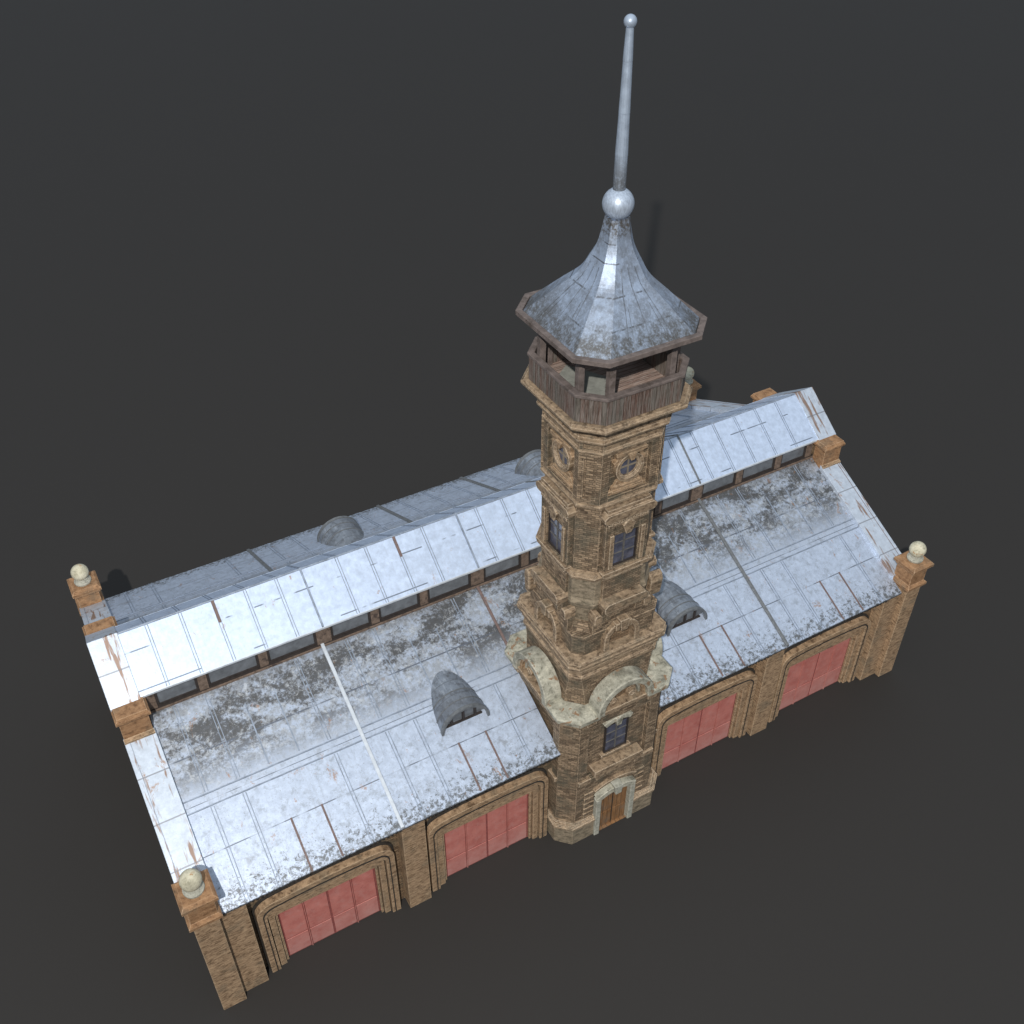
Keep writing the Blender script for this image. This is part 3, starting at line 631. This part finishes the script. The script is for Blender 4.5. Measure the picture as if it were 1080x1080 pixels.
# shaft foot and window stage
m = MB(); m.rings([(1.84, .62, 14.3), (1.86, .62, 15.25), (2.02, .68, 15.45), (2.08, .70, 15.7), (2.0, .70, 15.95), (1.98, .70, 17.05)]); build('tower_shaft_foot', m, PLINTH, bevel=.02)
m = MB(); m.rings([(2.0, .7, 17.0), (2.06, .7, 17.12), (2.16, .72, 17.2), (2.18, .72, 17.34), (2.08, .7, 17.44), (1.9, .68, 17.48)]); build('tower_sill_course', m, TRIM, bevel=.012)
m = MB(); m.rings([(1.93, .72, 17.4), (1.93, .72, 20.95)]); build('tower_window_stage_wall', m, BRICK_T)
for k in range(4):
    m = MB()   # projecting window bay built of jambs round the opening
    for q in ((-1.06, -.62, 17.1, 20.4), (.62, 1.06, 17.1, 20.4), (-.62, .62, 17.1, 17.62), (-.62, .62, 19.42, 20.4)): m.lbox(k, q[0], q[1], 1.85, 2.16, q[2], q[3])
    m.lbox(k, -.98, .98, 1.8, 2.13, 15.6, 17.1)
    bay = build('window_bay', m, BRICK_T, bevel=.015)
    m = MB(); m.lpoly(k, [(-1.12, 17.36), (1.12, 17.36), (1.18, 17.46), (1.18, 17.58), (-1.18, 17.58), (-1.18, 17.46)], 2.0, 2.32); m.lbox(k, -.95, .95, 2.0, 2.24, 17.16, 17.26); build('bay_sill', m, TRIM, bay, bevel=.02)
    m = MB(); m.lpoly(k, [(-1.12, 20.30), (1.12, 20.30), (1.26, 20.42), (1.26, 20.58), (1.1, 20.72), (-1.1, 20.72), (-1.26, 20.58), (-1.26, 20.42)], 1.85, 2.34); m.lbox(k, -1.05, 1.05, 1.85, 2.22, 20.72, 20.9); build('bay_hood', m, TRIM, bay, bevel=.012)
    m = MB()
    for i in range(-5, 6): m.lbox(k, i * .17 - .045, i * .17 + .045, 2.1, 2.3, 20.12, 20.28)
    m.lbox(k, -.98, .98, 2.1, 2.22, 19.98, 20.10); m.lpoly(k, [(-.13, 19.42), (.13, 19.42), (.3, 19.9), (0, 20.15), (-.3, 19.9)], 2.1, 2.28)
    for s in (-1, 1): m.lbox(k, *sorted((s * .68, s * .86)), 2.12, 2.24, 17.7, 19.5)
    build('bay_mouldings', m, TRIM, bay, bevel=.012)
    muntin_window('tower_window', k, -.62, .62, 17.62, 19.42, 1.96, 2, 3, mat=DARKW, fw=.055)
# cornice, clock-like round window stage
m = MB(); m.rings([(1.9, .68, 20.85), (2.0, .68, 20.93), (2.06, .68, 21.0), (2.06, .68, 21.1), (1.96, .66, 21.18), (1.7, .6, 21.2)]); build('tower_middle_cornice', m, TRIM, bevel=.012)
m = MB(); m.rings([(1.74, .52, 21.1), (1.74, .52, 24.0)]); corners(m, 1.98, .66, 21.18, 23.62, .98, 1.6)
for k in range(4): m.lbox(k, -.98, .98, 1.6, 1.98, 23.46, 23.62); m.lbox(k, -.98, .98, 1.6, 1.98, 21.18, 21.36)
up = build('tower_upper_wall', m, BRICK_T, bevel=.012)
# raised strips on the chamfers leave a sunk panel
def chbox(mb, k, u0, u1, d0, d1, z0, z1):
    return mb.lbox(k + .5, u0, u1, d0, d1, z0, z1)
dc = (2 * 1.98 - .66) / R2
for k in range(4):
    m = MB(); d1, d2 = dc - .1, dc + .09
    P = [(-.47, 21.2), (.47, 21.2), (.47, 23.6), (-.47, 23.6)]; Q = [(-.25, 21.42), (.25, 21.42), (.25, 23.40), (-.25, 23.40)]
    for i in range(4):
        j = (i + 1) % 4; a, b, c_, e = P[i], P[j], Q[j], Q[i]; T = lambda q, d: m.L(k + .5, q[0], d, q[1])
        m.face([T(a, d2), T(b, d2), T(c_, d2), T(e, d2)]); m.face([T(a, d1), T(b, d1), T(b, d2), T(a, d2)]); m.face([T(e, d2), T(c_, d2), T(c_, d1), T(e, d1)]); m.face([T(b, d1), T(a, d1), T(e, d1), T(c_, d1)])
    build('corner_panel_frame', m, BRICK_T, bevel=.01)
    for z0, z1 in ((23.76, 24.08),):
        m = MB()
        for u0, u1 in ((-.47, -.32), (.32, .47)): m.lbox(k + .5, u0, u1, dc - .1, dc + .06, z0, z1)
        m.lbox(k + .5, -.33, .33, dc - .1, dc + .055, z0, z0 + .04); build('corner_panel_frame', m, BRICK_T)
for k in range(4):
    m = MB(); n = 28; ro, d0, d1 = .66, 1.7, 1.93; zc = 22.56
    m.arch(k, 0, zc, .66, .50, 1.7, 1.99, 0, 360, 28); m.arch(k, 0, zc, .50, .42, 1.7, 1.92, 0, 360, 28)
    rw = build('round_window', m, TRIM, bevel=.015)
    m = MB(); m.lpoly(k, [(.42 * math.cos(a * math.pi / 12), zc + .42 * math.sin(a * math.pi / 12)) for a in range(24)], 1.745, 1.80); build('pane', m, GLASS, rw)
    m = MB(); m.lbox(k, -.022, .022, 1.801, 1.86, zc - .42, zc + .42); m.lbox(k, -.42, .42, 1.801, 1.855, zc - .022, zc + .022); build('muntins', m, ROUNDM, rw)
    m = MB()   # scrolled surround: crest, keystone, stepped feet
    m.lpoly(k, [(-.72, 23.30), (-.5, 23.24), (.5, 23.24), (.72, 23.30), (.72, 23.44), (-.72, 23.44)], 1.72, 2.04)
    m.lpoly(k, [(-.08, 23.0), (.08, 23.0), (.19, 23.3), (-.19, 23.3)], 1.72, 2.12)
    for s in (-1, 1): m.lpoly(k, [(s * a, b) for a, b in ((.50, 22.95), (.70, 22.75), (.76, 22.95), (.60, 23.06), (.62, 23.24), (.42, 23.24))], 1.72, 1.94)
    m.lpoly(k, [(-.92, 21.37), (.92, 21.37), (.92, 21.52), (.76, 21.56), (.70, 21.74), (.60, 21.80), (.52, 21.98), (-.52, 21.98), (-.60, 21.80), (-.70, 21.74), (-.76, 21.56), (-.92, 21.52)], 1.72, 1.86)
    m.lbox(k, -.74, .74, 1.72, 1.96, 21.44, 21.56); m.lbox(k, -.58, .58, 1.72, 1.94, 21.68, 21.78)
    build('window_surround', m, STONE, rw, bevel=.012)
m = MB(); m.rings([(1.9, .62, 23.55), (2.02, .66, 23.6), (2.05, .67, 23.66), (2.05, .67, 23.72), (1.97, .66, 23.78), (1.97, .66, 24.08), (2.06, .68, 24.14), (2.22, .74, 24.24), (2.24, .74, 24.34), (2.12, .72, 24.42), (2.12, .72, 24.72), (2.22, .76, 24.82), (2.24, .76, 24.92), (2.5, .84, 25.06), (2.72, .91, 25.14), (2.76, .92, 25.22), (2.76, .92, 25.30), (2.66, .9, 25.38), (1.2, .4, 25.40)]); build('tower_top_cornice', m, TRIM, bevel=.01)

# lookout
m = MB(); m.rings([(2.35, .78, 25.38), (2.35, .78, 25.46)]); build('lookout_floor', m, WOODF)
def ringwall(mb, W, c, t, z0, z1):
    def oc(W, c): x, y = TX, TY; return [(x - W + c, y - W), (x + W - c, y - W), (x + W, y - W + c), (x + W, y + W - c), (x + W - c, y + W), (x - W + c, y + W), (x - W, y + W - c), (x - W, y - W + c)]
    A, B = oc(W, c), oc(W - t, c - t * .586)
    for i in range(8):
        j = (i + 1) % 8
        for q in ([(*A[i], z0), (*A[j], z0), (*A[j], z1), (*A[i], z1)], [(*B[j], z0), (*B[i], z0), (*B[i], z1), (*B[j], z1)], [(*A[i], z1), (*A[j], z1), (*B[j], z1), (*B[i], z1)], [(*B[i], z0), (*B[j], z0), (*A[j], z0), (*A[i], z0)]): mb.face(q)
    return mb
pp = build('lookout_parapet', ringwall(MB(), 2.50, .84, .16, 25.4, 26.44), WOOD)
build('parapet_rail', ringwall(MB(), 2.56, .86, .27, 26.44, 26.58), WOODB, pp, bevel=.03)
Wp, cp = 2.14, .80
for k in range(4):
    for s in (-1, 1):
        m = MB(); u = s * (Wp - cp); m.lbox(k, u - .13, u + .13, Wp - .13, Wp + .13, 25.46, 28.2); build('lookout_post', m, WOODB, bevel=.015)
m = MB(); m.lbox(2, .2, 1.2, 2.10, 2.17, 25.46, 28.15); build('lookout_screen', m, WOOD)
m = MB(); m.lbox(1, -.85, 1.2, 2.10, 2.17, 25.46, 28.15); build('lookout_screen', m, WOOD)
m = MB(); P = [(18.0, 2.3), (19.2, 3.2), (20.2, 1.5), (19.75, .4), (19.1, -.35), (18.6, -.38), (18.05, .2)]; P = P[::-1]; m.prism([(x, y, 25.462) for x, y in P], [(x, y, 25.53) for x, y in P]); build('floor_hatch', m, HATCH, bevel=.01)
m = MB(); m.rings([(2.2, .78, 28.02), (2.2, .78, 28.12)]); build('lookout_ceiling', m, WOODF)

# spire
prof = [(2.70, .90, 28.30), (2.17, .74, 28.86), (1.64, .58, 29.42), (1.10, .41, 29.98), (.82, .31, 30.52), (.58, .24, 31.08), (.46, .19, 31.6), (.38, .16, 32.1)]
def cr(a, b, c, d, t): return .5 * (2 * b + (c - a) * t + (2 * a - 5 * b + 4 * c - d) * t * t + (3 * b - a - 3 * c + d) * t ** 3)
fine = []
for i in range(len(prof) - 1):
    q = [prof[max(0, i - 1)], prof[i], prof[i + 1], prof[min(len(prof) - 1, i + 2)]]
    for j in range(5): fine.append(tuple(cr(q[0][n], q[1][n], q[2][n], q[3][n], j / 5) for n in range(3)))
fine.append(prof[-1]); m = MB(); m.rings(fine); sp = build('spire_roof', m, SPIRE)
build('spire_rim', ringwall(MB(), 2.92, .95, .24, 28.14, 28.34), WOODB, sp, bevel=.02)
m = MB(); m.rings([(2.66, .88, 28.0), (2.66, .88, 28.29)]); build('spire_soffit', m, WOODB, sp)
sm = MB()
for k in range(4):          # standing seams on the big faces
    for q, top in ((-.55, 5), (.55, 5), (0, 4), (-.3, 2), (.3, 2)):
        for i in range(min(top, 4)):
            (W0, c0, z0), (W1, c1, z1) = prof[i], prof[i + 1]
            a0, a1 = q * (W0 - c0) * 1.4, q * (W1 - c1) * 1.4
            if abs(q) > .4: a0, a1 = q * 1.0 * (W0 - c0), q * 1.0 * (W1 - c1)
            sm.prism([sm.L(k, a0 - .012, W0 - .02, z0), sm.L(k, a0 + .012, W0 - .02, z0), sm.L(k, a0 + .012, W0 + .022, z0), sm.L(k, a0 - .012, W0 + .022, z0)],
                     [sm.L(k, a1 - .012, W1 - .02, z1), sm.L(k, a1 + .012, W1 - .02, z1), sm.L(k, a1 + .012, W1 + .022, z1), sm.L(k, a1 - .012, W1 + .022, z1)])
build('spire_seams', sm, DOME, sp)
m = MB(); m.ball(TX, TY, 32.56, .555, 32, 20); build('spire_ball', m, BALLM, sp, smooth=True)
m = MB(); m.lathe(TX, TY, [(0, 33.0), (.225, 33.0), (.215, 34.2), (.22, 34.22), (.185, 35.6), (.19, 35.62), (.155, 37.2), (.16, 37.22), (.125, 38.2), (0, 38.2)], 16); build('spire_rod', m, RODM, sp, smooth=False)
m = MB(); m.ball(TX, TY, 38.36, .21, 20, 12); build('spire_tip_ball', m, RODM, sp, smooth=True)
for o in list(COL.objects):
    if '_w' in o: del o['_w']

# ------------------------------------------------------------------ light, camera
w = bpy.data.worlds.new('World'); S.world = w; w.use_nodes = True
bg = w.node_tree.nodes['Background']; wt = w.node_tree
tc = wt.nodes.new('ShaderNodeTexCoord'); sx = wt.nodes.new('ShaderNodeSeparateXYZ'); rp = wt.nodes.new('ShaderNodeValToRGB')
wt.links.new(tc.outputs['Generated'], sx.inputs[0]); wt.links.new(sx.outputs[2], rp.inputs[0]); wt.links.new(rp.outputs[0], bg.inputs[0])
rp.color_ramp.elements[0].position = 0; rp.color_ramp.elements[0].color = (.27, .31, .37, 1); rp.color_ramp.elements[1].position = .85; rp.color_ramp.elements[1].color = (.80, .90, 1.0, 1)
bg.inputs[1].default_value = .66
ld = bpy.data.lights.new('key_lamp', 'SPOT'); ld.energy = 225000; ld.color = (1., .95, .88); ld.shadow_soft_size = .42
ld.use_nodes = True
ln = ld.node_tree; em = ln.nodes['Emission']; lf = ln.nodes.new('ShaderNodeLightFalloff'); lf.inputs['Strength'].default_value = 1 / 80 ** 2; ln.links.new(lf.outputs['Constant'], em.inputs['Strength'])
ld.spot_size = math.radians(120); ld.spot_blend = .5
lo = bpy.data.objects.new('key_lamp', ld); COL.objects.link(lo); lo.location = (-11, -37, 63)
lo.rotation_euler = (Vector((40, 30, 0)) - lo.location).to_track_quat('-Z', 'Y').to_euler()
cd = bpy.data.cameras.new('camera'); cam = bpy.data.objects.new('camera', cd); COL.objects.link(cam)
cd.sensor_width = 36; cd.lens = 36 * 1094.218 / 1080; cd.clip_end = 3000
cam.matrix_world = Matrix.Translation((.06556, -26.2966, 46.999)) @ (Matrix.Rotation(-.514709, 4, 'Z') @ Matrix.Rotation(math.pi / 2 - .690183, 4, 'X') @ Matrix.Rotation(-.001235, 4, 'Z'))
S.camera = cam
S.view_settings.view_transform = 'Standard'; S.view_settings.look = 'None'; S.view_settings.exposure = 0; S.view_settings.gamma = 1
